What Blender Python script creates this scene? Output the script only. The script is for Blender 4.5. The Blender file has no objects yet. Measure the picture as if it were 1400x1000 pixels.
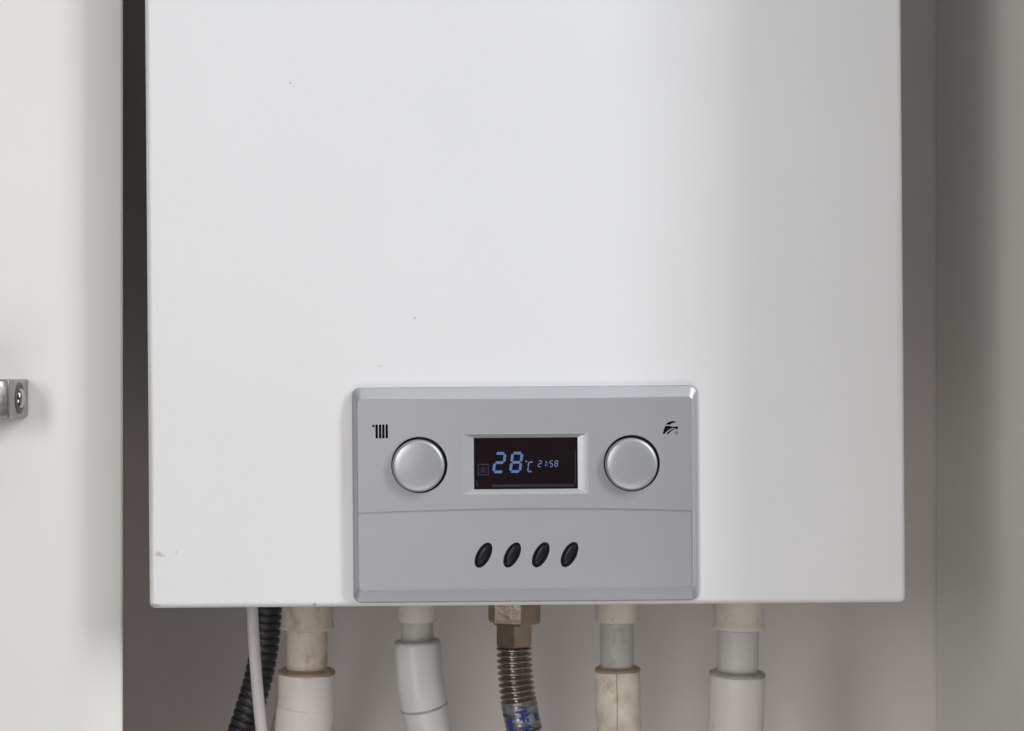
import bpy, bmesh, math, random
from mathutils import Vector, Matrix
random.seed(4)
scene = bpy.context.scene
C = scene.collection
S = 0.0004066          # metres per photo pixel on the plane of the boiler's front
PI = math.pi

# ------------------------------------------------------------------ camera
cam_d = bpy.data.cameras.new('camera'); cam = bpy.data.objects.new('camera', cam_d); C.objects.link(cam)
cam.location = (0, -1.0, 0); cam.rotation_euler = (PI/2, 0, 0)
cam_d.sensor_width = 36; cam_d.lens = 36*1.0/(1400*S); cam_d.clip_start = 0.02; cam_d.clip_end = 100
cam_d.dof.use_dof = True; cam_d.dof.focus_distance = 1.0; cam_d.dof.aperture_fstop = 14
scene.camera = cam
# ------------------------------------------------------------------ light
world = bpy.data.worlds.new('World'); scene.world = world; world.use_nodes = True
bg = world.node_tree.nodes['Background']; bg.inputs[0].default_value = (0.97, 0.98, 1.0, 1); bg.inputs[1].default_value = 0.06
def area(name, loc, target, sx, sy, power, col):
    d = bpy.data.lights.new(name, 'AREA'); d.shape = 'RECTANGLE'; d.size = sx; d.size_y = sy; d.energy = power; d.color = col
    o = bpy.data.objects.new(name, d); C.objects.link(o); o.location = loc
    o.rotation_euler = (Vector(target)-Vector(loc)).to_track_quat('-Z', 'Y').to_euler()
    return o
area('window_light', (2.42, -1.62, 1.75), (0, 0, -0.05), 0.46, 2.2, 73, (0.95, 0.975, 1.0))
area('shadow_grading_fill', (1.88, -2.0, 1.85), (0, 0, -0.05), 0.78, 2.0, 15, (0.95, 0.975, 1.0))  # added dimmer fill that grades the shadow edges on door and boiler
area('room_lamp_light', (-1.00, -2.15, 0.42), (0, 0, -0.05), 0.42, 0.9, 16.5, (1.0, 0.985, 0.965))
area('overhead_fill_light', (0.0, -1.7, 2.3), (0, -0.2, 0), 1.6, 1.2, 9, (0.96, 0.98, 1.0))  # added soft fill, placed so chamfers and knob rims brighten
area('low_bounce_light', (-0.10, -1.25, -1.05), (0, 0.1, -0.2), 1.5, 0.8, 7.2, (1.0, 0.965, 0.935))
vs = scene.view_settings
vs.view_transform = 'Standard'; vs.look = 'None'; vs.exposure = 0.06; vs.gamma = 1.0; vs.use_curve_mapping = False

# ------------------------------------------------------------------ helpers
def wpt(px, py, y=0.0):
    k = S*(1+y); return Vector(((px-700)*k, y, (500-py)*k))
def link_mesh(name, me, mat, parent=None, loc=None):
    o = bpy.data.objects.new(name, me); C.objects.link(o)
    if mat: me.materials.clear(); me.materials.append(mat)
    if parent: o.parent = parent
    if loc is not None: o.location = loc
    return o
def finish(bm, name, smooth=35):
    bmesh.ops.recalc_face_normals(bm, faces=bm.faces)
    me = bpy.data.meshes.new(name); bm.to_mesh(me); bm.free()
    if smooth:
        me.shade_smooth(); me.set_sharp_from_angle(angle=math.radians(smooth))
    return me
def tag(o, label=None, cat=None, group=None, kind=None):
    if label: o['label'] = label
    if cat: o['category'] = cat
    if group: o['group'] = group
    if kind: o['kind'] = kind
    return o
def empty(name, loc, rot=(0, 0, 0)):
    o = bpy.data.objects.new(name, None); C.objects.link(o); o.location = loc; o.rotation_euler = rot
    o.empty_display_size = 0.05
    return o
def box_mesh(name, x0, x1, y0, y1, z0, z1, bev=0.0, seg=3):
    bm = bmesh.new(); bmesh.ops.create_cube(bm, size=1)
    for v in bm.verts:
        v.co = Vector((x0 if v.co.x < 0 else x1, y0 if v.co.y < 0 else y1, z0 if v.co.z < 0 else z1))
    if bev: bmesh.ops.bevel(bm, geom=list(bm.edges), offset=bev, segments=seg, affect='EDGES', profile=0.5)
    return finish(bm, name)
def loft(name, rings, cap0=False, cap1=True, smooth=35):
    bm = bmesh.new(); R = [[bm.verts.new(p) for p in r] for r in rings]; n = len(R[0])
    for a, b in zip(R, R[1:]):
        for i in range(n): bm.faces.new((a[i], a[(i+1) % n], b[(i+1) % n], b[i]))
    if cap0: bm.faces.new(R[0])
    if cap1: bm.faces.new(R[-1])
    return finish(bm, name, smooth)

# ------------------------------------------------------------------ materials
def mat(name, col, rough=0.5, metal=0.0, coat=0.0, var=0.0, vscale=8.0, bump=0.0, bscale=300.0,
        dirt=None, dirt_amt=0.0, dscale=60.0, dstretch=(1, 1, 1), rvar=0.0, spec=0.5, emit=None, estr=0.0, ripple=0.0):
    m = bpy.data.materials.new(name); m.use_nodes = True; nt = m.node_tree; N = nt.nodes; L = nt.links
    b = N['Principled BSDF']
    b.inputs['Roughness'].default_value = rough; b.inputs['Metallic'].default_value = metal
    b.inputs['Coat Weight'].default_value = coat; b.inputs['Specular IOR Level'].default_value = spec
    tc = N.new('ShaderNodeTexCoord')
    base = N.new('ShaderNodeRGB'); base.outputs[0].default_value = (*col, 1); out = base.outputs[0]
    if var:
        nz = N.new('ShaderNodeTexNoise'); nz.inputs['Scale'].default_value = vscale; nz.inputs['Detail'].default_value = 5
        L.new(tc.outputs['Object'], nz.inputs['Vector'])
        mr = N.new('ShaderNodeMapRange'); mr.inputs[1].default_value = 0.3; mr.inputs[2].default_value = 0.7
        mr.inputs[3].default_value = 1-var; mr.inputs[4].default_value = 1+var
        L.new(nz.outputs[0], mr.inputs[0])
        mx = N.new('ShaderNodeVectorMath'); mx.operation = 'SCALE'; L.new(out, mx.inputs[0]); L.new(mr.outputs[0], mx.inputs['Scale'])
        out = mx.outputs[0]
        if rvar:
            r2 = N.new('ShaderNodeMapRange'); r2.inputs[1].default_value = 0.3; r2.inputs[2].default_value = 0.7
            r2.inputs[3].default_value = rough-rvar; r2.inputs[4].default_value = rough+rvar
            L.new(nz.outputs[0], r2.inputs[0]); L.new(r2.outputs[0], b.inputs['Roughness'])
    if dirt:
        mp = N.new('ShaderNodeMapping'); mp.inputs['Scale'].default_value = dstretch; L.new(tc.outputs['Object'], mp.inputs[0])
        nd = N.new('ShaderNodeTexNoise'); nd.inputs['Scale'].default_value = dscale; nd.inputs['Detail'].default_value = 8
        nd.inputs['Roughness'].default_value = 0.65; L.new(mp.outputs[0], nd.inputs['Vector'])
        md = N.new('ShaderNodeMapRange'); md.inputs[1].default_value = 0.72-0.35*dirt_amt; md.inputs[2].default_value = 0.86-0.2*dirt_amt
        md.inputs[3].default_value = 0; md.inputs[4].default_value = min(1, 0.35+dirt_amt*0.6); L.new(nd.outputs[0], md.inputs[0])
        mc = N.new('ShaderNodeMixRGB'); L.new(md.outputs[0], mc.inputs[0]); L.new(out, mc.inputs[1]); mc.inputs[2].default_value = (*dirt, 1)
        out = mc.outputs[0]
    L.new(out, b.inputs['Base Color'])
    if bump:
        nb = N.new('ShaderNodeTexNoise'); nb.inputs['Scale'].default_value = bscale; nb.inputs['Detail'].default_value = 3
        L.new(tc.outputs['Object'], nb.inputs['Vector'])
        bp = N.new('ShaderNodeBump'); bp.inputs['Strength'].default_value = bump; bp.inputs['Distance'].default_value = 0.001
        L.new(nb.outputs[0], bp.inputs['Height']); L.new(bp.outputs[0], b.inputs['Normal'])
        if ripple:      # slow unevenness of the pressed sheet
            n3 = N.new('ShaderNodeTexNoise'); n3.inputs['Scale'].default_value = 9; n3.inputs['Detail'].default_value = 1
            L.new(tc.outputs['Object'], n3.inputs['Vector'])
            b3 = N.new('ShaderNodeBump'); b3.inputs['Strength'].default_value = ripple; b3.inputs['Distance'].default_value = 0.006
            L.new(n3.outputs[0], b3.inputs['Height']); L.new(b3.outputs[0], bp.inputs['Normal'])
    if emit:
        b.inputs['Emission Color'].default_value = (*emit, 1); b.inputs['Emission Strength'].default_value = estr
    return m

M = {}
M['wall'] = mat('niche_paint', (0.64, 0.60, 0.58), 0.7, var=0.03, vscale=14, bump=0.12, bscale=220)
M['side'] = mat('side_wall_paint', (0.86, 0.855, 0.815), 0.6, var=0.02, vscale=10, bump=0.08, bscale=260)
M['door'] = mat('door_lacquer', (0.745, 0.735, 0.71), 0.42, var=0.012, vscale=7, bump=0.03, bscale=160)
M['edge'] = mat('door_edge_band', (0.62, 0.52, 0.44), 0.5, var=0.04, vscale=40)
M['enamel'] = mat('white_enamel', (0.80, 0.803, 0.812), 0.50, var=0.020, vscale=5, bump=0.05, bscale=420, rvar=0.07, ripple=0.25)
M['silver'] = mat('silver_paint', (0.425, 0.428, 0.455), 0.43, metal=0.40, var=0.015, vscale=25, bump=0.03, bscale=900)
M['rim'] = mat('rim_silver', (0.47, 0.473, 0.50), 0.37, metal=0.48, var=0.015, vscale=25, bump=0.03, bscale=900)
M['bezel'] = mat('bezel_silver', (0.53, 0.533, 0.555), 0.40, metal=0.5, var=0.015, vscale=25, bump=0.02, bscale=900)
M['knob'] = mat('knob_silver', (0.44, 0.443, 0.468), 0.38, metal=0.50, var=0.015, vscale=30, bump=0.02, bscale=900)
M['black'] = mat('gap_shade_black', (0.008, 0.008, 0.011), 0.5, var=0.05, vscale=80)  # painted shade for the gaps round the knobs
M['print'] = mat('black_print', (0.003, 0.003, 0.004), 0.9, spec=0.1, var=0.05, vscale=200)
M['button'] = mat('button_rubber', (0.007, 0.007, 0.013), 0.38, spec=0.3, var=0.08, vscale=300, bump=0.03, bscale=700)
M['screen'] = mat('screen_glass', (0.010, 0.006, 0.007), 0.08, coat=0.3, var=0.2, vscale=60)
M['screen_edge'] = mat('screen_surround', (0.028, 0.025, 0.031), 0.3, var=0.15, vscale=120)
M['lit'] = mat('lit_segment', (0.02, 0.04, 0.1), 0.4, emit=(0.16, 0.33, 0.75), estr=0.37, var=0.01)
M['lit_small'] = mat('lit_small_segment', (0.02, 0.04, 0.1), 0.4, emit=(0.30, 0.40, 0.68), estr=0.36, var=0.01)
M['lit_dim'] = mat('dim_segment', (0.01, 0.01, 0.03), 0.4, emit=(0.25, 0.25, 0.6), estr=0.07, var=0.01)
M['cream'] = mat('cream_plastic', (0.62, 0.545, 0.44), 0.45, var=0.07, vscale=45, dirt=(0.16, 0.085, 0.04), dirt_amt=0.62, dscale=70, dstretch=(1, 1, 0.55), bump=0.1, bscale=180)
M['cream_clean'] = mat('cream_coupling', (0.69, 0.66, 0.61), 0.42, var=0.04, vscale=40, dirt=(0.32, 0.22, 0.14), dirt_amt=0.35, dscale=60, bump=0.06, bscale=160)
M['beige'] = mat('beige_fitting', (0.66, 0.62, 0.545), 0.5, var=0.06, vscale=60, dirt=(0.20, 0.12, 0.07), dirt_amt=0.36, dscale=110, bump=0.1, bscale=250)
M['greypipe'] = mat('grey_white_pipe', (0.47, 0.46, 0.44), 0.42, var=0.05, vscale=50, dirt=(0.10, 0.08, 0.06), dirt_amt=0.5, dscale=110, dstretch=(1, 1, 0.5), bump=0.06, bscale=180)
M['palepipe'] = mat('pale_pipe', (0.56, 0.545, 0.525), 0.42, var=0.04, vscale=40, dirt=(0.3, 0.24, 0.18), dirt_amt=0.3, dscale=70, bump=0.05, bscale=150)
M['whitepipe'] = mat('white_pipe', (0.66, 0.66, 0.65), 0.38, var=0.03, vscale=40, dirt=(0.3, 0.24, 0.18), dirt_amt=0.12, dscale=50, bump=0.05, bscale=150)
M['seam'] = mat('tan_seam', (0.34, 0.25, 0.16), 0.6, var=0.2, vscale=150)
M['aged'] = mat('aged_coupling', (0.74, 0.68, 0.565), 0.5, var=0.12, vscale=90, dirt=(0.30, 0.19, 0.10), dirt_amt=0.58, dscale=85, dstretch=(1, 1, 0.7), bump=0.3, bscale=150)
M['grime'] = mat('grimy_sealant', (0.30, 0.22, 0.16), 0.6, var=0.25, vscale=120, bump=0.4, bscale=300)
M['greyseal'] = mat('grey_sealant', (0.36, 0.35, 0.33), 0.6, var=0.2, vscale=120, bump=0.3, bscale=300)
M['brass'] = mat('dull_brass', (0.38, 0.31, 0.235), 0.30, metal=0.9, var=0.18, vscale=70, dirt=(0.09, 0.06, 0.04), dirt_amt=0.40, dscale=110, bump=0.15, bscale=260)
M['steel'] = mat('corrugated_steel', (0.36, 0.325, 0.285), 0.28, metal=0.95, var=0.15, vscale=90, dirt=(0.05, 0.03, 0.02), dirt_amt=0.35, dscale=120)
M['label'] = mat('scratched_label', (0.40, 0.40, 0.41), 0.30, metal=0.4, var=0.25, vscale=120, dirt=(0.035, 0.03, 0.03), dirt_amt=0.95, dscale=75, dstretch=(0.5, 0.5, 4))
M['blue'] = mat('blue_print', (0.02, 0.04, 0.28), 0.4, var=0.3, vscale=250, dirt=(0.4, 0.4, 0.45), dirt_amt=0.25, dscale=160, dstretch=(0.6, 0.6, 3))
M['conduit'] = mat('black_conduit', (0.030, 0.030, 0.033), 0.45, var=0.2, vscale=100)
M['cable'] = mat('white_cable', (0.62, 0.585, 0.585), 0.42, var=0.05, vscale=60, dirt=(0.35, 0.28, 0.24), dirt_amt=0.2, dscale=60)
M['chrome'] = mat('chrome', (0.50, 0.46, 0.44), 0.12, metal=1.0, var=0.08, vscale=40, bump=0.9, bscale=85)
M['nickel_end'] = mat('worn_nickel', (0.34, 0.32, 0.31), 0.28, metal=0.9, var=0.12, vscale=60, bump=0.5, bscale=110, dirt=(0.10, 0.08, 0.07), dirt_amt=0.5, dscale=120)
M['nickel'] = mat('dull_nickel', (0.13, 0.113, 0.105), 0.6, spec=0.2, metal=0.0, var=0.08, vscale=30, bump=0.05, bscale=300)

def add_marks(m, marks):
    """small stains and chips of the enamel: (x, z, radius, stretch, colour, strength) in the boiler's own metres"""
    nt = m.node_tree; N = nt.nodes; L = nt.links; b = N['Principled BSDF']
    src = b.inputs['Base Color'].links[0].from_socket
    tc = N.new('ShaderNodeTexCoord')
    nz = N.new('ShaderNodeTexNoise'); nz.inputs['Scale'].default_value = 700; nz.inputs['Detail'].default_value = 4
    L.new(tc.outputs['Object'], nz.inputs['Vector'])
    for (x, z, r, st, col, amt) in marks:
        mp = N.new('ShaderNodeMapping'); mp.vector_type = 'POINT'
        mp.inputs['Location'].default_value = (-x/r, 0, -z/(r*st)); mp.inputs['Scale'].default_value = (1/r, 0, 1/(r*st))
        L.new(tc.outputs['Object'], mp.inputs[0])
        ln = N.new('ShaderNodeVectorMath'); ln.operation = 'LENGTH'; L.new(mp.outputs[0], ln.inputs[0])
        ad = N.new('ShaderNodeMath'); ad.operation = 'MULTIPLY_ADD'; L.new(nz.outputs[0], ad.inputs[0]); ad.inputs[1].default_value = 1.3
        L.new(ln.outputs['Value'], ad.inputs[2])
        mr = N.new('ShaderNodeMapRange'); mr.inputs[1].default_value = 0.95; mr.inputs[2].default_value = 1.65
        mr.inputs[3].default_value = amt; mr.inputs[4].default_value = 0; L.new(ad.outputs[0], mr.inputs[0])
        mx = N.new('ShaderNodeMixRGB'); L.new(mr.outputs[0], mx.inputs[0]); L.new(src, mx.inputs[1]); mx.inputs[2].default_value = (*col, 1)
        src = mx.outputs[0]
    L.new(src, b.inputs['Base Color'])

# ------------------------------------------------------------------ the niche
YB = 0.33
XR = (1279-700)*S*(1+YB)
def struct(name, *a, mat=None, bev=0.0):
    o = link_mesh(name, box_mesh(name, *a, bev=bev), mat); o['kind'] = 'structure'; return o
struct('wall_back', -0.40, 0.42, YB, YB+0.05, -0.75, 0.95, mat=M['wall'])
struct('wall_right', XR, XR+0.04, -0.15, YB-0.001, -0.75, 0.95, mat=M['side'], bev=0.002)
struct('top_light_blocker', -0.304, XR-0.001, 0.0, YB-0.001, 0.80, 0.82, mat=M['side'])  # unseen plate added to keep light from above out of the gaps
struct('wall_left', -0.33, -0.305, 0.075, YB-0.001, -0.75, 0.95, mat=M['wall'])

# ------------------------------------------------------------------ cabinet door with handle
DY = 0.030
XD = (166.5-700)*S*(1+DY+0.005)
door = empty('cabinet_door', (XD-0.2, DY, -0.70))
tag(door, 'plain white cabinet door with a chrome bar handle beside the boiler', 'door')
def door_panel():
    # outline in plan: flat face, small roundover at the free edge, back of the edge cut away
    pts = [(XD-0.42, DY)]
    for k in range(0, 13):       # the face rolls gently back towards the free edge
        u = k/12; pts.append((XD-0.024+0.0228*u, DY+0.0042*u*u))
    ex_, ey_ = pts[-1]
    for k in range(1, 6):
        a = k/5*PI/2*0.85; pts.append((ex_+0.0012*math.sin(a), ey_+0.0005*k/5+0.0012*(1-math.cos(a))))
    e = pts[-1]
    pts += [(XD-0.010, DY+0.024), (XD-0.42, DY+0.024)]
    ox, oy, oz = door.location
    rings = [[Vector((x-ox, y-oy, z-oz)) for (x, y) in pts] for z in (-0.70, 0.90)]
    return loft('panel', rings, True, True, 30), e
me, e = door_panel(); link_mesh('panel', me, M['door'], door)
link_mesh('edge_band', box_mesh('edge_band', e[0]-0.0004-door.location.x, e[0]+0.0003-door.location.x, e[1]-DY-0.0002, e[1]-DY+0.0012, 0.0005, 1.5995), M['edge'], door)
HX = (39-700)*S*(1+DY)          # free end of the handle
zt = wpt(0, 518.5, DY).z; zb = wpt(0, 570, DY).z
ho = door.location
hm = box_mesh('handle', HX-0.018-ho.x, HX-ho.x, -0.040, 0.0, zb-ho.z, zt-ho.z, bev=0.0012)
handle = link_mesh('handle', hm, M['nickel_end'], door)
link_mesh('grip', box_mesh('grip', HX-0.15-ho.x, HX-0.0115-ho.x, -0.0418, -0.026, zb-ho.z+0.0008, zt-ho.z-0.0022, bev=0.0012), M['nickel'], handle)

def end_disc(name, prof, cy, cz, m):
    rings = [[Vector((HX-ho.x+x, cy+r*math.cos(2*PI*i/28), cz+r*math.sin(2*PI*i/28))) for i in range(28)] for r, x in prof]
    return link_mesh(name, loft(name, rings, True, True, 40), m, handle)
hz = (zt+zb)/2-ho.z
end_disc('washer', [(0.0088, -0.001), (0.0088, 0.0004), (0.0082, 0.0007), (0.0070, 0.0007), (0.0066, 0.0002)], -0.019, hz+0.0002, M['nickel'])
end_disc('screw', [(0.0056, -0.001), (0.0056, 0.0010), (0.0050, 0.0018), (0.0036, 0.0024), (0.0018, 0.0027)], -0.019, hz+0.0002, M['chrome'])

# ------------------------------------------------------------------ boiler
BR = math.radians(-0.45)
b0 = wpt(721.3, 828.6, 0)
boiler = empty('wall_boiler', b0, (0, BR, 0))
tag(boiler, 'white wall-hung gas boiler with a silver control panel', 'boiler')
inv = (Matrix.Translation(b0) @ Matrix.Rotation(BR, 4, 'Y')).inverted()
def lp(px, py, y=0.0):              # a photo pixel at a given depth, in the boiler's own frame
    v = inv @ wpt(px, py, y); return Vector((v.x, y, v.z))
W2 = 1036*S/2
def cover():
    bm = bmesh.new(); bmesh.ops.create_cube(bm, size=1)
    for v in bm.verts:
        v.co = Vector((W2 if v.co.x > 0 else -W2, YB-0.003 if v.co.y > 0 else 0, 0.74 if v.co.z > 0 else 0))
    ed = [e for e in bm.edges if not all(v.co.y > 0.1 for v in e.verts)]
    bmesh.ops.bevel(bm, geom=ed, offset=0.0036, segments=6, affect='EDGES', profile=0.5)
    bm.normal_update()
    bot = [f for f in bm.faces if f.normal.z < -0.99]
    bmesh.ops.inset_region(bm, faces=bot, thickness=0.004)
    for v in {v for f in bot for v in f.verts}: v.co.z += 0.010
    return finish(bm, 'cover', 40)
cov = link_mesh('cover', cover(), M['enamel'], boiler)
def mk(px, py, r, st, col, amt): p = lp(px, py); return (p.x, p.z, r*S, st, col, amt)
brown = (0.22, 0.13, 0.07)
add_marks(M['enamel'], [mk(397, 114, 1.5, 1, (0.1, 0.09, 0.08), 0.9), mk(567, 435, 1.3, 1, (0.15, 0.13, 0.12), 0.8), mk(520, 501, 1.8, 1, (0.3, 0.26, 0.22), 0.6),
    mk(217, 758, 6.5, 0.8, (0.36, 0.22, 0.10), 0.5), mk(224, 760, 4.5, 0.6, (0.40, 0.26, 0.13), 0.35), mk(241, 755, 2.6, 1, (0.4, 0.26, 0.13), 0.3), mk(430, 827, 3.2, 0.9, (0.2, 0.12, 0.08), 0.7), mk(212, 828, 8, 0.45, (0.3, 0.17, 0.08), 0.55),
    mk(470, 640, 5, 14, (0.62, 0.56, 0.46), 0.20), mk(206, 640, 6, 30, (0.55, 0.46, 0.36), 0.32), mk(1228, 400, 4, 60, (0.6, 0.58, 0.48), 0.25)])

# --- control panel tray (rim)
def round_ring(l, r, t, b, rad, y, bow_t=0.0, nseg=8, nsub=24):
    """closed outline in the boiler frame; pixel corners follow the panel's own slight slope"""
    pts = []
    def edge(a, bb, n, bow=0):
        for i in range(n):
            f = i/n; px = a[0]+(bb[0]-a[0])*f; py = a[1]+(bb[1]-a[1])*f + bow*4*f*(1-f); pts.append((px, py))
    def arc(cx, cy, a0):
        for i in range(nseg): a = a0 + i/nseg*PI/2; pts.append((cx+rad*math.cos(a), cy-rad*math.sin(a)))
    arc(l+rad, t+rad, PI/2); edge((l, t+rad), (l, b-rad), nsub)
    arc(l+rad, b-rad, PI); edge((l+rad, b), (r-rad, b), nsub)
    arc(r-rad, b-rad, 1.5*PI); edge((r, b-rad), (r, t+rad), nsub)
    arc(r-rad, t+rad, 0); edge((r-rad, t), (l+rad, t), nsub, bow_t)
    return [pp(px, py, y) for px, py in pts]
def pp(px, py, y):   # panel pixels are given unrotated about the panel's centre line
    k = S*(1+y); c = lp(718, 675, 0)
    return Vector((c.x+(px-718)*S, y, c.z-(py-675)*S))
FY = -0.0066   # front plane of the fascia
rings = [round_ring(482.5, 953.5, 528.3, 822, 11, 0.0005), round_ring(482.5, 953.5, 528.3, 822, 11, -0.0022),
         round_ring(482.9, 953.1, 528.7, 821.6, 10.8, -0.0030), round_ring(484, 952, 529.8, 820.5, 10.4, -0.0036),
         round_ring(485.2, 950.8, 531.4, 819, 10, -0.0039), round_ring(489.2, 947.2, 542.2, 805, 7.5, FY+0.0004, 1.2),
         round_ring(490.2, 946.2, 543.6, 803.6, 7, FY+0.0001, 1.2), round_ring(491.2, 945.2, 544.6, 802.6, 6.5, FY+0.0002, 1.2),
         round_ring(491.4, 945, 544.8, 802.4, 6.5, -0.0012, 1.2)]
panel = link_mesh('control_panel', loft('control_panel', rings, False, True, 13), M['rim'], boiler)
tag(panel, 'silver grey control panel with two round knobs and a small lit display')

def arc_y(px, yl, ym):     # bowed line across the panel
    f = (px-718)/227; return ym+(yl-ym)*f*f
def circle(cx, cy, r, n=64): return [(cx+r*math.cos(2*PI*i/n), cy+r*math.sin(2*PI*i/n)) for i in range(n)]
def oval(cx, cy, a, b, tilt, n=40):
    o = []
    for i in range(n):
        t = 2*PI*i/n; x = b*math.cos(t); y = a*math.sin(t)
        o.append((cx+x*math.cos(tilt)-y*math.sin(tilt), cy+x*math.sin(tilt)+y*math.cos(tilt)))
    return o
def plate(name, outlines, y_front, y_back, bev, m, parent, mapf=pp):
    cu = bpy.data.curves.new(name, 'CURVE'); cu.dimensions = '2D'; cu.fill_mode = 'BOTH'
    h = (y_back-y_front)/2
    cu.extrude = max(h-bev, 1e-6); cu.bevel_depth = bev; cu.bevel_resolution = 2; cu.offset = -bev
    for ol in outlines:
        sp = cu.splines.new('POLY'); sp.points.add(len(ol)-1); sp.use_cyclic_u = True
        for q, (px, py) in zip(sp.points, ol):
            v = mapf(px, py, 0); q.co = (v.x, v.z, 0, 1)
    tmp = bpy.data.objects.new('tmp', cu); C.objects.link(tmp)
    dg = bpy.context.evaluated_depsgraph_get()
    me = bpy.data.meshes.new_from_object(tmp.evaluated_get(dg)); me.name = name
    bpy.data.objects.remove(tmp); bpy.data.curves.remove(cu)
    bm = bmesh.new(); bm.from_mesh(me); bmesh.ops.remove_doubles(bm, verts=bm.verts, dist=1e-7)
    mid = (y_front+y_back)/2
    for v in bm.verts: v.co = Vector((v.co.x, mid-v.co.z, v.co.y))
    bm.to_mesh(me); bm.free(); me.shade_smooth(); me.set_sharp_from_angle(angle=math.radians(9))
    return link_mesh(name, me, m, parent)

def split(px): return arc_y(px, 698.5, 694)
xs = [490.8+i*(945.6-490.8)/40 for i in range(41)]
r_ = 6.0
top = [(x, 544.2+1.2*4*((x-491)/454)*(1-(x-491)/454) + (r_*(1-math.sqrt(max(0, 1-((r_-min(x-490.8, 945.6-x))/r_)**2))) if min(x-490.8, 945.6-x) < r_ else 0)) for x in
       [490.8, 491.4, 492.4, 493.8, 495.4]+xs[1:-1]+[941, 942.6, 944, 945, 945.6]]
up_out = top + [(x, split(x)) for x in reversed(xs)]
KL, KR = (574.5, 634.0), (863.0, 633.8)
DO = (634, 592.8, 803, 674.2); DI = (648.5, 598.2, 789.5, 668)
def rect(b): return [(b[0], b[1]), (b[2], b[1]), (b[2], b[3]), (b[0], b[3])]
plate('upper_fascia', [up_out, circle(*KL, 38.2), circle(*KR, 38.2), rect(DO)], FY-0.00006, -0.0014, 0.00008, M['silver'], panel)
BT = [(660.5, 757.5), (699.5, 757.5), (738.5, 757.5), (777.5, 757.5)]
TILT = math.radians(28)
lo_out = [(x, split(x)-3) for x in xs] + [(945.6, 796), (943.8, 800.6), (939, 803)] + [(497, 803), (492.4, 800.6), (490.8, 796)]
plate('lower_flap', [lo_out]+[oval(cx, cy, 18.8, 9.5, TILT) for cx, cy in BT], -0.0058, -0.0014, 0.00008, M['silver'], panel)

# --- knobs
def lathe(name, cx, cy, prof, m, parent, n=72, off=(0, 0)):
    c = pp(cx+off[0], cy+off[1], 0); rings = []
    for r, y in prof:
        rings.append([Vector((c.x+r*S*math.cos(2*PI*i/n), y, c.z+r*S*math.sin(2*PI*i/n))) for i in range(n)])
    return link_mesh(name, loft(name, rings, False, True, 32), m, parent)
kp = [(35.4, -0.0020), (35.4, -0.0088), (35.2, -0.0095), (34.7, -0.0100), (33.9, -0.0104), (32.8, -0.01065), (31, -0.0109), (24, -0.0112), (12, -0.0115), (2, -0.0116)]
for (k, off) in ((KL, (-1.2, 0.8)), (KR, (-1.0, 1.0))):
    gk = lathe('knob_gap_shade', *k, [(38.0, -0.0013), (38.0, -0.0024)], M['black'], panel)  # black disc painted in as the shade of the gap
    lathe('knob', *k, kp, M['knob'], panel, off=off)

# --- display
def rr(b, y, ins=0): return [pp(*q, y) for q in rect((b[0]+ins, b[1]+ins, b[2]-ins, b[3]-ins))]
def quad_rings(name, rs, m, parent, cap=False): return link_mesh(name, loft(name, rs, False, cap, 20), m, parent)
quad_rings('display_bezel', [rr(DO, FY+0.0001, -1.5), rr(DO, FY-0.00014, -1.2), rr(DO, FY-0.00014, 0),
                             rr(DI, -0.0051, -0.4), rr(DI, -0.0049, 0), rr(DI, -0.0024, 0)], M['bezel'], panel)
SY = -0.0045
screen = link_mesh('screen', box_mesh('screen', pp(648.2, 0, 0).x, pp(789.8, 0, 0).x, SY, -0.0016, pp(0, 668.3, 0).z, pp(0, 598, 0).z), M['screen'], panel)
def flat(name, polys, y, m, parent, th=0.00008):
    bm = bmesh.new()
    for pl in polys:
        a = [bm.verts.new(pp(px, py, y)) for px, py in pl]; b = [bm.verts.new(pp(px, py, y)+Vector((0, th, 0))) for px, py in pl]
        bm.faces.new(a)
        for i in range(len(a)): bm.faces.new((a[i], b[i], b[(i+1) % len(a)], a[(i+1) % len(a)]))
    return link_mesh(name, finish(bm, name, 0), m, parent)
TH = SY-0.0001
flat('screen_surround', [[(673, 661.5), (784.5, 661.8), (785, 665.3), (672, 665.3)], [(651, 655), (652.3, 656), (654.5, 664), (652, 664.5)],
                         [(786, 616), (787.3, 616), (787.3, 662), (785.6, 662)]], TH, M['screen_edge'], panel)
SEG = {'0': 'abcdef', '1': 'bc', '2': 'abged', '5': 'afgcd', '8': 'abcdefg', 'C': 'afed'}
def digit(ch, x0, x1, y0, y1, t, sh):
    P = []; ym = (y0+y1)/2; g = t*0.22
    def q(x, y): return (x+(y1-y)*sh, y)
    def hs(yc):
        return [q(x0+g+t*0.5, yc), q(x0+t*0.95, yc-t/2), q(x1-t*0.95, yc-t/2), q(x1-g-t*0.5, yc), q(x1-t*0.95, yc+t/2), q(x0+t*0.95, yc+t/2)]
    def vs_(xc, ya, yb):
        return [q(xc, ya+g), q(xc+t/2, ya+t*0.55), q(xc+t/2, yb-t*0.55), q(xc, yb-g), q(xc-t/2, yb-t*0.55), q(xc-t/2, ya+t*0.55)]
    a, b, m_ = y0+t/2, y1-t/2, ym
    for s in SEG[ch]:
        if s == 'a': P.append(hs(a))
        if s == 'g': P.append(hs(m_))
        if s == 'd': P.append(hs(b))
        if s == 'f': P.append(vs_(x0+t/2, a, m_))
        if s == 'e': P.append(vs_(x0+t/2, m_, b))
        if s == 'b': P.append(vs_(x1-t/2, a, m_))
        if s == 'c': P.append(vs_(x1-t/2, m_, b))
    return P
flat('digit', digit('2', 673, 689.5, 617.5, 646.3, 3.7, 0.13), TH, M['lit'], panel)
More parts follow.
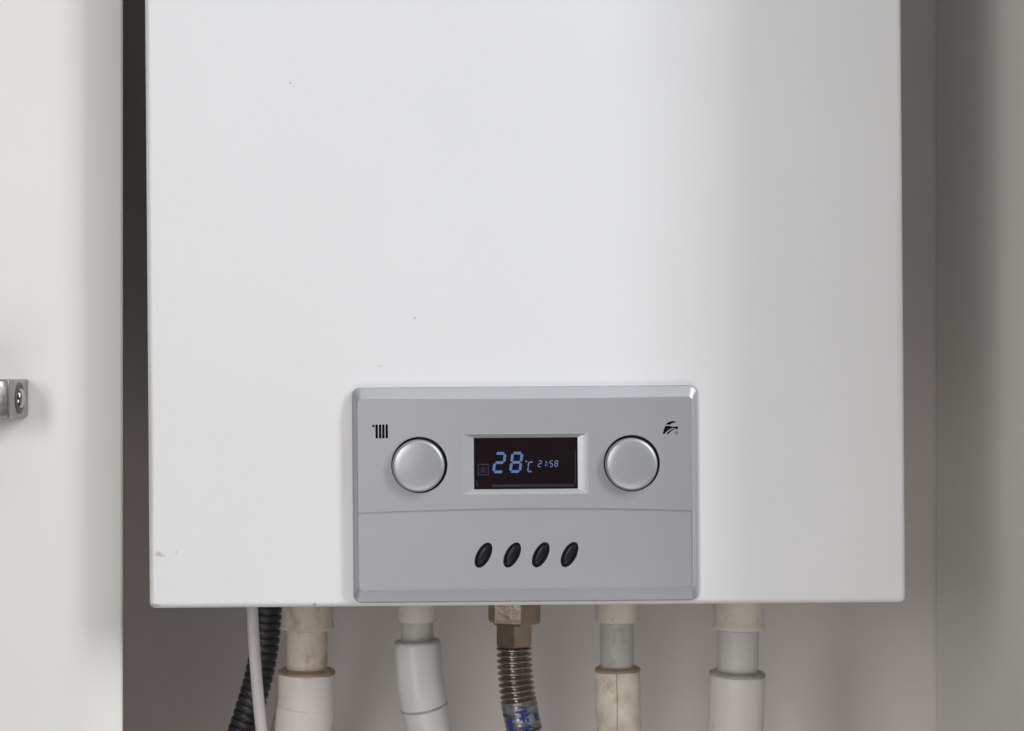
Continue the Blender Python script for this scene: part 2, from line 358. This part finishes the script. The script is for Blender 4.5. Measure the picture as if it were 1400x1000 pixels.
flat('digit', digit('8', 696, 712.5, 617.3, 646, 3.7, 0.13), TH, M['lit'], panel)
flat('degree_mark', [circle(719.8, 630.5, 1.2, 10)], TH, M['lit_small'], panel)
flat('unit_letter', digit('C', 720.8, 728.2, 630.6, 645.2, 1.7, 0.11), TH, M['lit_small'], panel)
for ch, xa, xb in (('2', 735, 740.2), ('1', 743.6, 746.4), ('5', 750.8, 755.6), ('8', 757.6, 762.4)):
    flat('clock_digit', digit(ch, xa, xb, 629.2, 638.4, 1.15, 0.13), TH, M['lit_small'], panel)
flat('clock_colon', [circle(749.3, 632.3, 0.6, 8), circle(748.7, 635.8, 0.6, 8)], TH, M['lit_small'], panel)
def ringp(x0, y0, x1, y1, t): return [[(x0, y0), (x1, y0), (x1, y0+t), (x0, y0+t)], [(x0, y1-t), (x1, y1-t), (x1, y1), (x0, y1)],
                                      [(x0, y0+t), (x0+t, y0+t), (x0+t, y1-t), (x0, y1-t)], [(x1-t, y0+t), (x1, y0+t), (x1, y1-t), (x1-t, y1-t)]]
sun = []
for i in range(8):
    a = i*PI/4; c, s = math.cos(a), math.sin(a)
    sun.append([(661.2+c*3.4-s*0.5, 641.5+s*3.4+c*0.5), (661.2+c*3.4+s*0.5, 641.5+s*3.4-c*0.5), (661.2+c*5+s*0.5, 641.5+s*5-c*0.5), (661.2+c*5-s*0.5, 641.5+s*5+c*0.5)])
    b_ = a+PI/4; sun.append([(661.2+2.6*c, 641.5+2.6*s), (661.2+1.7*c, 641.5+1.7*s), (661.2+1.7*math.cos(b_), 641.5+1.7*math.sin(b_)), (661.2+2.6*math.cos(b_), 641.5+2.6*math.sin(b_))])
flat('dim_symbol', ringp(653.8, 633.5, 668.6, 649, 1.1)+sun, TH, M['lit_dim'], panel)

# --- printed symbols
IY = FY-0.00014
flat('radiator_symbol', [[(x0, 578.6), (x1, 578.6), (x1, 597.4), (x0, 597.4)] for x0, x1 in ((515.3, 518.5), (520.0, 523.2), (524.4, 527.5), (529.0, 532.1))]
     + [circle(512.6, 580.6, 1.75, 14)], IY, M['print'], panel, 0.00005)
def tp(pts): return [(890+x/25, 565+y/25) for x, y in pts]
flat('tap_symbol', [tp([(490, 415), (560, 350), (650, 315), (720, 303), (800, 308), (832, 332), (790, 360), (720, 366), (665, 393), (640, 425)]),
                    tp([(475, 465), (615, 460), (690, 488), (740, 492), (900, 488), (912, 520), (890, 580), (840, 582), (805, 548), (730, 532), (640, 565), (560, 618), (480, 690), (440, 735), (385, 735), (395, 680), (430, 560)]),
                    tp([(510, 738), (545, 690), (610, 628), (690, 585), (780, 556), (800, 575), (700, 622), (630, 675), (580, 738)]),
                    ] + [tp([(845+34*math.cos(a), 700+34*math.sin(a)), (845+54*math.cos(a), 700+54*math.sin(a)), (845+54*math.cos(a+PI/4), 700+54*math.sin(a+PI/4)), (845+34*math.cos(a+PI/4), 700+34*math.sin(a+PI/4))]) for a in [i*PI/4 for i in range(8)]],
     IY, M['print'], panel, 0.00005)

# --- oval buttons
for cx, cy in BT:
    rs = []
    for a, b, y in ((18.5, 9.2, -0.0014), (18.5, 9.2, -0.0050), (18.2, 8.9, -0.0053), (17.5, 8.3, -0.0055), (16.6, 7.5, -0.0055), (16.1, 7.1, -0.0045), (15.2, 6.3, -0.0045), (14.8, 6.0, -0.0051), (13, 5, -0.0054), (5, 2, -0.0056)):
        rs.append([pp(px, py, y) for px, py in oval(cx, cy, a, b, TILT)])
    link_mesh('button', loft('button', rs, False, True, 32), M['button'], panel)

# ------------------------------------------------------------------ pipes below the boiler
def cr(knots, t):
    k = knots
    if t <= k[0][1]: i = 0
    else: i = max(j for j in range(len(k)-1) if k[j][1] <= t or j == 0)
    i = min(i, len(k)-2)
    p1, p2 = k[i], k[i+1]; p0 = k[i-1] if i else p1; p3 = k[i+2] if i+2 < len(k) else p2
    h = p2[1]-p1[1]; f = (t-p1[1])/h
    def comp(c):
        m1 = (p2[c]-p0[c])/max(1e-6, p2[1]-p0[1])*h; m2 = (p3[c]-p1[c])/max(1e-6, p3[1]-p1[1])*h
        return (2*f**3-3*f*f+1)*p1[c]+(f**3-2*f*f+f)*m1+(-2*f**3+3*f*f)*p2[c]+(f**3-f*f)*m2
    return comp(0), comp(2)
def center(knots, t): px, y = cr(knots, t); return wpt(px, t, y)
def sweep(name, knots, prof, m, parent, n=40, caps=(True, True), rot=0.0, smooth=40, wob=0.0):
    """prof: list of (photo row, radius in photo pixels) down the pipe"""
    rings = []; ph = [random.uniform(0, 6.28) for _ in range(4)]
    for (t, r) in prof:
        c = center(knots, t); d = (center(knots, t+0.5)-center(knots, t-0.5)).normalized()
        ex = Vector((1, 0, 0)); ex = (ex-d*ex.dot(d)).normalized(); ey = d.cross(ex)
        rad = r*S*(1+c.y)
        rings.append([c-parent.location+(ex*math.cos(a)+ey*math.sin(a))*rad*(1+wob*(math.sin(2*a+ph[0]+t*0.05)+math.sin(3*a+ph[1]-t*0.11)+0.6*math.sin(5*a+ph[2]+t*.2)))
                      for a in [rot+2*PI*i/n for i in range(n)]])
    return link_mesh(name, loft(name, rings, caps[0], caps[1], smooth), m, parent)
def span(t0, t1, r, step=10): n = max(1, int((t1-t0)/step)); return [(t0+(t1-t0)*i/n, r) for i in range(n+1)]
TOP = 771.0           # row (at pipe depth) where the pipes enter the underside
def pipe_root(name, knots, label, cat, group=None):
    return tag(empty(name, center(knots, 1280)), label, cat, group)
GR = 'pipes coming out of the underside of the boiler'

# cream pipe with brown stains
k = [(420.5, 760, .12), (420, 860, .12), (419, 940, .12), (416.5, 970, .12), (410, 1005, .12), (398, 1045, .12), (384, 1090, .12), (372, 1150, .12), (370, 1300, .12)]
t = pipe_root('water_pipe', k, 'cream plastic pipe with brown stains, beside the black corrugated hose', 'pipe', GR)
sweep('fitting', k, [(780, 34)]+span(790, 850, 35)+[(854, 36), (856.5, 37), (859, 36), (860.5, 31)], M['cream'], t, wob=.006)
sweep('tube', k, [(858, 31), (860, 29)]+span(863, 922, 27.8), M['cream'], t, wob=.004)
sweep('sealing_ring', k, [(913.5, 28), (914.5, 34), (917, 38.5), (920, 38.8), (922, 36)], M['grime'], t, wob=.012)
sweep('coupling', k, [(917.5, 30), (918.5, 36.5), (920.5, 38.2)]+span(924, 966, 38.8, 6)+[(967, 39.8)]+span(975, 1290, 40.2, 8), M['cream_clean'], t, wob=.005)

# grey-white elbowed pipe
k = [(570.5, 760, .12), (570, 850, .12), (571, 880, .12), (573.5, 925, .118), (578, 955, .116), (584, 985, .118), (590, 1020, .124), (596, 1070, .14), (598, 1300, .14)]
t = pipe_root('water_pipe', k, 'pale grey plastic pipe with an elbow below its grey ring, beside the metal hose', 'pipe', GR)
sweep('fitting', k, [(780, 26)]+span(790, 846, 27)+[(849, 26.6), (850.5, 24)], M['beige'], t, wob=.006)
sweep('tube', k, [(848, 23)]+span(850, 880, 22.3), M['greypipe'], t, wob=.004)
sweep('sealing_ring', k, [(874.2, 23), (875, 29), (876.6, 31.6), (879, 31.6), (881, 29)], M['greyseal'], t, wob=.010)
sweep('coupling', k, [(877, 24), (878, 29.5), (880, 31.2)]+span(884, 963, 32, 6)+[(965.5, 31.8), (966.5, 30.9)], M['whitepipe'], t, wob=.004)
sweep('elbow_seam', k, [(963.6, 31), (964.4, 32.5), (966.2, 32.5), (967, 31)], M['greyseal'], t)
sweep('elbow', k, [(964.5, 28)]+span(965.5, 1290, 30.9, 7), M['whitepipe'], t, wob=.004)

# corrugated metal hose
k = [(703.5, 760, .12), (703, 885, .12), (704, 910, .12), (706.5, 940, .12), (711, 970, .12), (717.5, 1000, .12), (725, 1035, .12), (733, 1080, .12), (737, 1300, .12)]
t = pipe_root('gas_hose', k, 'corrugated metal hose with a brass hex nut and a worn blue printed label', 'hose', GR)
sweep('hex_nut', k, [(785, 35), (790, 37), (849, 37), (852, 34.5)], M['brass'], t, n=6, rot=math.radians(16), smooth=20)
sweep('neck', k, [(850, 27.5), (878, 27.5), (882, 26.5), (884, 24)], M['brass'], t, n=6, rot=math.radians(30), smooth=20)
pr = []
p = 883.0
while p < 1290:
    hidden = 958 < p < 991
    for f, r in ((0, 17.4), (.14, 18.2), (.28, 22.6), (.42, 24.3), (.56, 24.5), (.70, 23.0), (.86, 18.4)): pr.append((p+f*8.0, 21.0 if hidden else r))
    p += 8.0
sweep('bellows', k, pr, M['steel'], t, n=48, smooth=80)
lr = 24.8
lab = sweep('label', k, [(956.5, 22)]+[(957, lr)]+[(958+i*2, lr-(0.9 if i % 4 in (1, 2) else 0.0)) for i in range(20)]+[(997, 22)], M['label'], t, n=48, wob=.003)
def on_label(name, strokes, m):
    bm = bmesh.new()
    for (a0, t0, a1, t1) in strokes:       # pixel offset across the sleeve from its centre line, and row
        n = 6
        for i in range(n):
            q = []
            for (f, tt) in ((i/n, t0), ((i+1)/n, t0), ((i+1)/n, t1), (i/n, t1)):
                x = a0+(a1-a0)*f; c = center(k, tt); d = (center(k, tt+.5)-center(k, tt-.5)).normalized()
                ex = Vector((1, 0, 0)); ex = (ex-d*ex.dot(d)).normalized(); ey = d.cross(ex)
                if ey.y > 0: ey = -ey
                rad = (lr+.35)*S*(1+c.y); an = x/lr
                q.append(bm.verts.new(c-t.location+(ex*math.sin(an)+ey*math.cos(an))*rad))
            bm.faces.new(q)
    bmesh.ops.remove_doubles(bm, verts=bm.verts, dist=1e-6)
    return link_mesh(name, finish(bm, name, 0), m, lab)
on_label('blue_lettering', [(-5.5, 967.5, 9.5, 971), (0.5, 971, 4.5, 984), (5.5, 973.5, 12, 976.5), (7, 979, 10, 984.5), (-3, 977, 0.5, 980),
                            (-24, 977, -13.5, 983), (-23, 984.5, -14, 992.5), (20, 977, 29, 982), (21, 983, 27, 986.5), (-6, 989.5, 11, 993)], M['blue'])

# slim pipe with aged cream coupling
k = [(844, 760, .12), (843.5, 860, .12), (844, 920, .12), (845, 960, .12), (846.5, 1005, .12), (848, 1100, .12), (848, 1300, .12)]
t = pipe_root('water_pipe', k, 'thin grey pipe set in a yellowed grimy sleeve with a dark vertical seam', 'pipe', GR)
sweep('fitting', k, [(780, 28)]+span(790, 846, 29)+[(849, 28.6), (851, 25)], M['beige'], t, wob=.006)
sweep('tube', k, [(848, 24)]+span(850, 918, 23), M['greypipe'], t, wob=.004)
sweep('sealing_ring', k, [(911, 23.5), (912, 28), (914, 30.6), (916.5, 30.8), (919, 28)], M['grime'], t, wob=.014)
cp = sweep('coupling', k, [(915, 25), (916, 29), (918, 30.3)]+span(921, 956, 31, 4)+[(957.5, 31.6), (960, 31.4)]+span(964, 1290, 31, 6), M['aged'], t, wob=.009, n=56)
sweep('mould_seam', [(846-0.002*(1000-q)+random.uniform(-0.7, 0.3)-2.2, q, 0.12-0.0140) for q in range(915, 1300, 11)], span(922, 1285, 0.7, 12), M['seam'], t, n=8)

# clean white pipe
k = [(1010.5, 760, .12), (1009.5, 860, .12), (1008, 920, .12), (1006.5, 960, .12), (1004.5, 1005, .12), (1001, 1100, .12), (1000, 1300, .12)]
t = pipe_root('water_pipe', k, 'clean white plastic pipe with a wide sleeve, farthest from the black corrugated hose', 'pipe', GR)
sweep('fitting', k, [(780, 33)]+span(790, 851, 34)+[(853, 35), (856, 36), (859, 35.4), (861, 30)], M['beige'], t, wob=.005)
sweep('tube', k, [(858, 30)]+span(860, 926, 28.2), M['palepipe'], t, wob=.004)
sweep('sealing_ring', k, [(916.5, 29), (917.5, 35), (919.5, 38.4), (922.5, 38.6), (925, 35)], M['greyseal'], t, wob=.008)
sweep('coupling', k, [(920.5, 31), (921.5, 36), (923.5, 38)]+span(927, 1290, 38.7, 8), M['cream_clean'], t, wob=.004)

# black corrugated drain hose and white cable
k = [(369, 760, .16), (365.5, 835, .16), (362, 880, .16), (354.5, 922, .16), (344, 960, .16), (331, 1000, .16), (312, 1050, .16), (298, 1100, .16), (290, 1300, .16)]
t = tag(empty('drain_hose', center(k, 1280)), 'black corrugated plastic hose curving down behind the white cable', 'hose')
pr = []; p = 745.0
while p < 1290:
    for f, r in ((0, 16.6), (.14, 16.8), (.24, 19.2), (.32, 19.7), (.82, 19.7), (.90, 19.2), (.97, 16.8)): pr.append((p+f*10.3, r))
    p += 10.3
sweep('hose', k, pr, M['conduit'], t, n=36, smooth=50)
k = [(344, 765, .10), (345, 835, .10), (347.5, 880, .10), (351, 930, .10), (355, 975, .10), (358, 1005, .10), (362, 1080, .10), (364, 1300, .10)]
cb = tag(empty('power_cable', center(k, 1280)), 'thin white cable hanging in front of the black corrugated hose', 'cable')
sweep('cable_sheath', k, span(765, 1290, 8.0, 10), M['cable'], cb, n=24)
